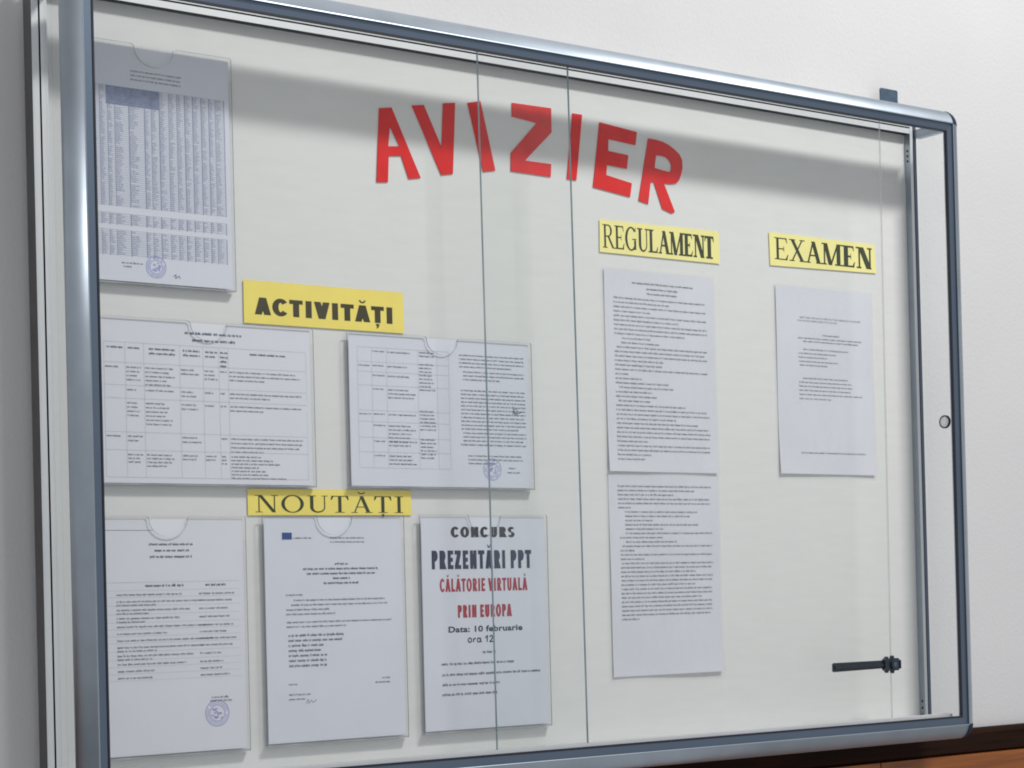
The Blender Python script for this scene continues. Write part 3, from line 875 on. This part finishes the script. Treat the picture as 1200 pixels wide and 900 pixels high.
# 5. letter with blue flag
def draw_letter(p):
    W, H = p.w * 1000, p.h * 1000
    p.q(.125 * W, .195 * W, .066 * H, .097 * H, 7)
    p.line(.205 * W, .34 * W, .094 * H, 1.6)
    p.line(.47 * W, .72 * W, .094 * H, 1.5); p.line(.47 * W, .72 * W, .112 * H, 1.5)
    for i, a in enumerate((.09, .55, .50, .12, .26)): p.centre(.545 * W, a * W, (.212 + i * .0215) * H, 1.9, 0, 1.4)
    p.line(.145 * W, .26 * W, .348 * H, 1.7)
    p.line(.20 * W, .86 * W, .372 * H, 1.7); p.line(.18 * W, .88 * W, .393 * H, 1.7); p.line(.145 * W, .45 * W, .414 * H, 1.7); p.line(.145 * W, .50 * W, .434 * H, 1.7)
    p.line(.145 * W, .91 * W, .470 * H, 1.7); p.line(.145 * W, .57 * W, .490 * H, 1.7)
    for i, a in enumerate((.56, .55, .40, .40, .42, .42, .42)):
        p.line(.155 * W, a * W, (.530 + i * .0225) * H, 2.2, 0, 1.2)
    p.line(.15 * W, .21 * W, .745 * H, 1.5)
    p.line(.15 * W, .30 * W, .792 * H, 1.6); p.line(.15 * W, .26 * W, .812 * H, 1.6)
    p.line(.83 * W, .90 * W, .735 * H, 1.5); p.line(.78 * W, .90 * W, .755 * H, 1.6)
    p.scrawl([(.27 * W, .832 * H), (.285 * W, .812 * H), (.29 * W, .83 * H), (.31 * W, .815 * H), (.32 * W, .828 * H), (.345 * W, .815 * H)], .6)
holder('portrait', -0.9267, -0.3643, 'clear acrylic pocket right under the NOUTĂȚI strip')
sheet(-0.9267 + .0040, -0.3643 - .004, .2105, .2925, flat, 'paper_b', 'letter with a small blue flag in its upper corner', draw_letter, 6, 6)

# 6. contest poster
def draw_poster(p):
    W, H = p.w * 1000, p.h * 1000
    ox, oy = -4.0, -4.0             # measured from the pocket's corner
    def word(s, x0, x1, base, cap, m, bold, space=1.0, t=None):
        mb = MB()
        if t: add_serif(mb, s, (x0 + ox) / 1000, (x1 + ox) / 1000, -(base + oy) / 1000, cap / 1000, 0, m, (t, t), (t * .72, t * .72), .06, Sans)
        else: add_font(mb, s, (x0 + ox) / 1000, (x1 + ox) / 1000, -(base + oy) / 1000, cap / 1000, 0, m, bold, 0, space)
        b = len(p.mb.v)
        p.mb.v += [p.P(v[0] * 1000, -v[2] * 1000, 0.00025 - v[1]) for v in mb.v]
        p.mb.f += [tuple(b + i for i in q) for q in mb.f]; p.mb.m += mb.m
    word('CONCURS', 52.3, 162.5, 31.4, 14.4, 4, .03, 1.05, t=0.30)
    word('PREZENTĂRI PPT', 19.2, 190.3, 75.2, 25.6, 5, .035, t=0.30)
    word('CĂLĂTORIE VIRTUALĂ', 32.4, 182.0, 106.4, 18.0, 6, .028, t=0.26)
    word('PRIN EUROPA', 61.1, 153.7, 142.5, 17.4, 6, .035, t=0.30)
    word('Data: 10 februarie', 45.6, 171.5, 162.3, 8.0, 5, .03, 1.05)
    def hand(pts): p.scrawl([(a + ox, b + oy) for a, b in pts], 1.8, 5)
    circ = lambda cx, cy, r, a0=0, a1=360: [(cx + r * math.cos(math.radians(t)), cy - r * math.sin(math.radians(t))) for t in range(a0, a1 + 1, 30)]
    hand(circ(81, 174, 3.0)); hand([(87, 177), (87.6, 171.5), (88, 173), (91, 171.2)])
    hand(circ(96, 174.2, 2.8)); hand([(99, 171), (99, 176), (101, 177)])
    hand([(107, 171.8), (111, 168.2), (110, 177.2)]); hand([(114.5, 170.5), (117, 168.2), (119.5, 169.8), (119, 172.5), (114.5, 177), (122.5, 176.8)])
    L = lambda x0, x1, y: p.line(x0 + ox, x1 + ox, y + oy, 2.3, 5, 1.1)
    L(102.2, 126, 192.6); L(32.9, 155, 207.3); L(33.9, 199.3, 222); L(33.5, 129, 235.8); L(33.1, 127, 249.3)
holder('portrait', -0.6835, -0.3631, 'clear acrylic pocket holding the contest poster with large coloured lines')
sheet(-0.6835 + .0040, -0.3631 - .004, .2105, .2925, flat, 'paper_b', 'contest poster with large black, navy and red lines reading CONCURS', draw_poster, 6, 6)

# 7-9. loose pages stuck to the board
def curl(k, seed):
    r = random.Random(seed); a, b = r.uniform(0, 6), r.uniform(0, 6)
    return lambda u, v: -0.0008 - k * (v ** 8) * (0.35 + 0.65 * (0.5 + 0.5 * math.sin(5 * u + a))) - 0.0004 * (1 + math.sin(7 * v + 2 * u + b)) - 0.0008 * max(0, 0.08 - u) / 0.08 * (0.5 + 0.5 * math.sin(6 * v + a))
def draw_rules(p):
    W, H = p.w * 1000, p.h * 1000
    p.centre(.53 * W, .56 * W, .062 * H, 2.0, 0, 1.4); p.centre(.52 * W, .28 * W, .088 * H, 2.0, 0, 1.5); p.centre(.52 * W, .27 * W, .112 * H, 2.0, 0, 1.5)
    y = .142
    for a, b in [(.08, .92), (.08, .58), (.08, .92), (.08, .40), (.08, .92), (.08, .66), (.08, .93), (.08, .93), (.08, .72), (.15, .40), (.14, .48), (.10, .93), (.08, .90), (.08, .92), (.08, .52), (.08, .50), (.08, .92), (.08, .20), (.08, .32), (.08, .56), (.11, .60), (.08, .40), (.08, .45), (.10, .38), (.08, .72), (.08, .90), (.08, .93), (.08, .62), (.08, .82), (.08, .93), (.08, .93), (.08, .93), (.08, .35), (.08, .93), (.08, .93), (.08, .38), (.08, .33)]:
        p.line(a * W, b * W, y * H, 1.95, 0, 1.15); y += .02225
def draw_rules2(p):
    W, H = p.w * 1000, p.h * 1000
    y = .062
    for a, b in [(.08, .93), (.08, .77), (.08, .58), (.08, .92), (.08, .92), (.08, .20), (.14, .80), (.14, .72), (.14, .38), (.14, .80), (.14, .48), (.14, .93), (.09, .47), (.14, .60), (.11, .93), (.09, .22), (.09, .93), (.09, .30), (.10, .93), (.09, .93), (.09, .78), (.09, .93), (.09, .93), (.09, .76), (.09, .92), (.09, .92), (.09, .82), (.09, .92), (.09, .92), (.09, .92), (.09, .90), (.09, .24)]:
        p.line(a * W, b * W, y * H, 1.95, 0, 1.15); y += .0213
def draw_exam(p):
    W, H = p.w * 1000, p.h * 1000
    p.line(.24 * W, .88 * W, .165 * H, 2.2, 1, 1.6); p.line(.22 * W, .62 * W, .182 * H, 2.2, 1, 1.4)
    p.centre(.56 * W, .18 * W, .255 * H, 1.8)
    rows = [(.22, .88, .275), (.27, .85, .292), (.27, .75, .335), (.22, .62, .357), (.22, .52, .378), (.22, .63, .40), (.23, .52, .42),
            (.26, .74, .49), (.22, .77, .512), (.22, .78, .533), (.22, .77, .555), (.22, .88, .577), (.22, .55, .60), (.22, .90, .89)]
    for a, b, y in rows: p.line(a * W, b * W, y * H, 1.75, 0, 1.1)
sheet(-0.3440, -0.0006, .2140, .2975, curl(.0030, 3), 'paper_loose', 'page of close text with a three-line title, below the REGULAMENT strip', draw_rules, 14, 24, ink='text_soft')
sheet(-0.3450, -0.3025, .2140, .2975, curl(.0030, 5), 'paper_loose', 'text page without a title, stuck below the other rules page', draw_rules2, 14, 24, ink='text_soft')
sheet(0.0010, 0.0000, .2130, .2960, curl(.0022, 8), 'paper_loose', 'sparsely printed page below the EXAMEN strip', draw_exam, 14, 24, ink='text_soft')

# thin plastic sleeves over the loose pages
def sleeve(x, z, w, h, k, seed, label):
    yf = curl(k, seed)
    nx, nz = 10, 16
    v = [(x + w * i / nx, yf(min(1, max(0, (i / nx - .02) / .96)), min(1, j / nz)) - 0.0009, z - h * j / nz) for j in range(nz + 1) for i in range(nx + 1)]
    f = [(j * (nx + 1) + i, (j + 1) * (nx + 1) + i, (j + 1) * (nx + 1) + i + 1, j * (nx + 1) + i + 1) for j in range(nz) for i in range(nx)]
    tag(mesh_obj('plastic_sleeve', v, f, 'sleeve', smooth=True), label, 'plastic sleeve', 'thin plastic sleeves')
sleeve(-0.3480, 0.0040, .2215, .3045, .0030, 3, 'thin hazy plastic sleeve around the titled page below the REGULAMENT strip')
sleeve(-0.3490, -0.3008, .2215, .3020, .0030, 5, 'thin hazy plastic sleeve around the lower rules page without a title')
sleeve(-0.0030, 0.0040, .2210, .3025, .0022, 8, 'thin hazy plastic sleeve around the sparse page below the EXAMEN strip')
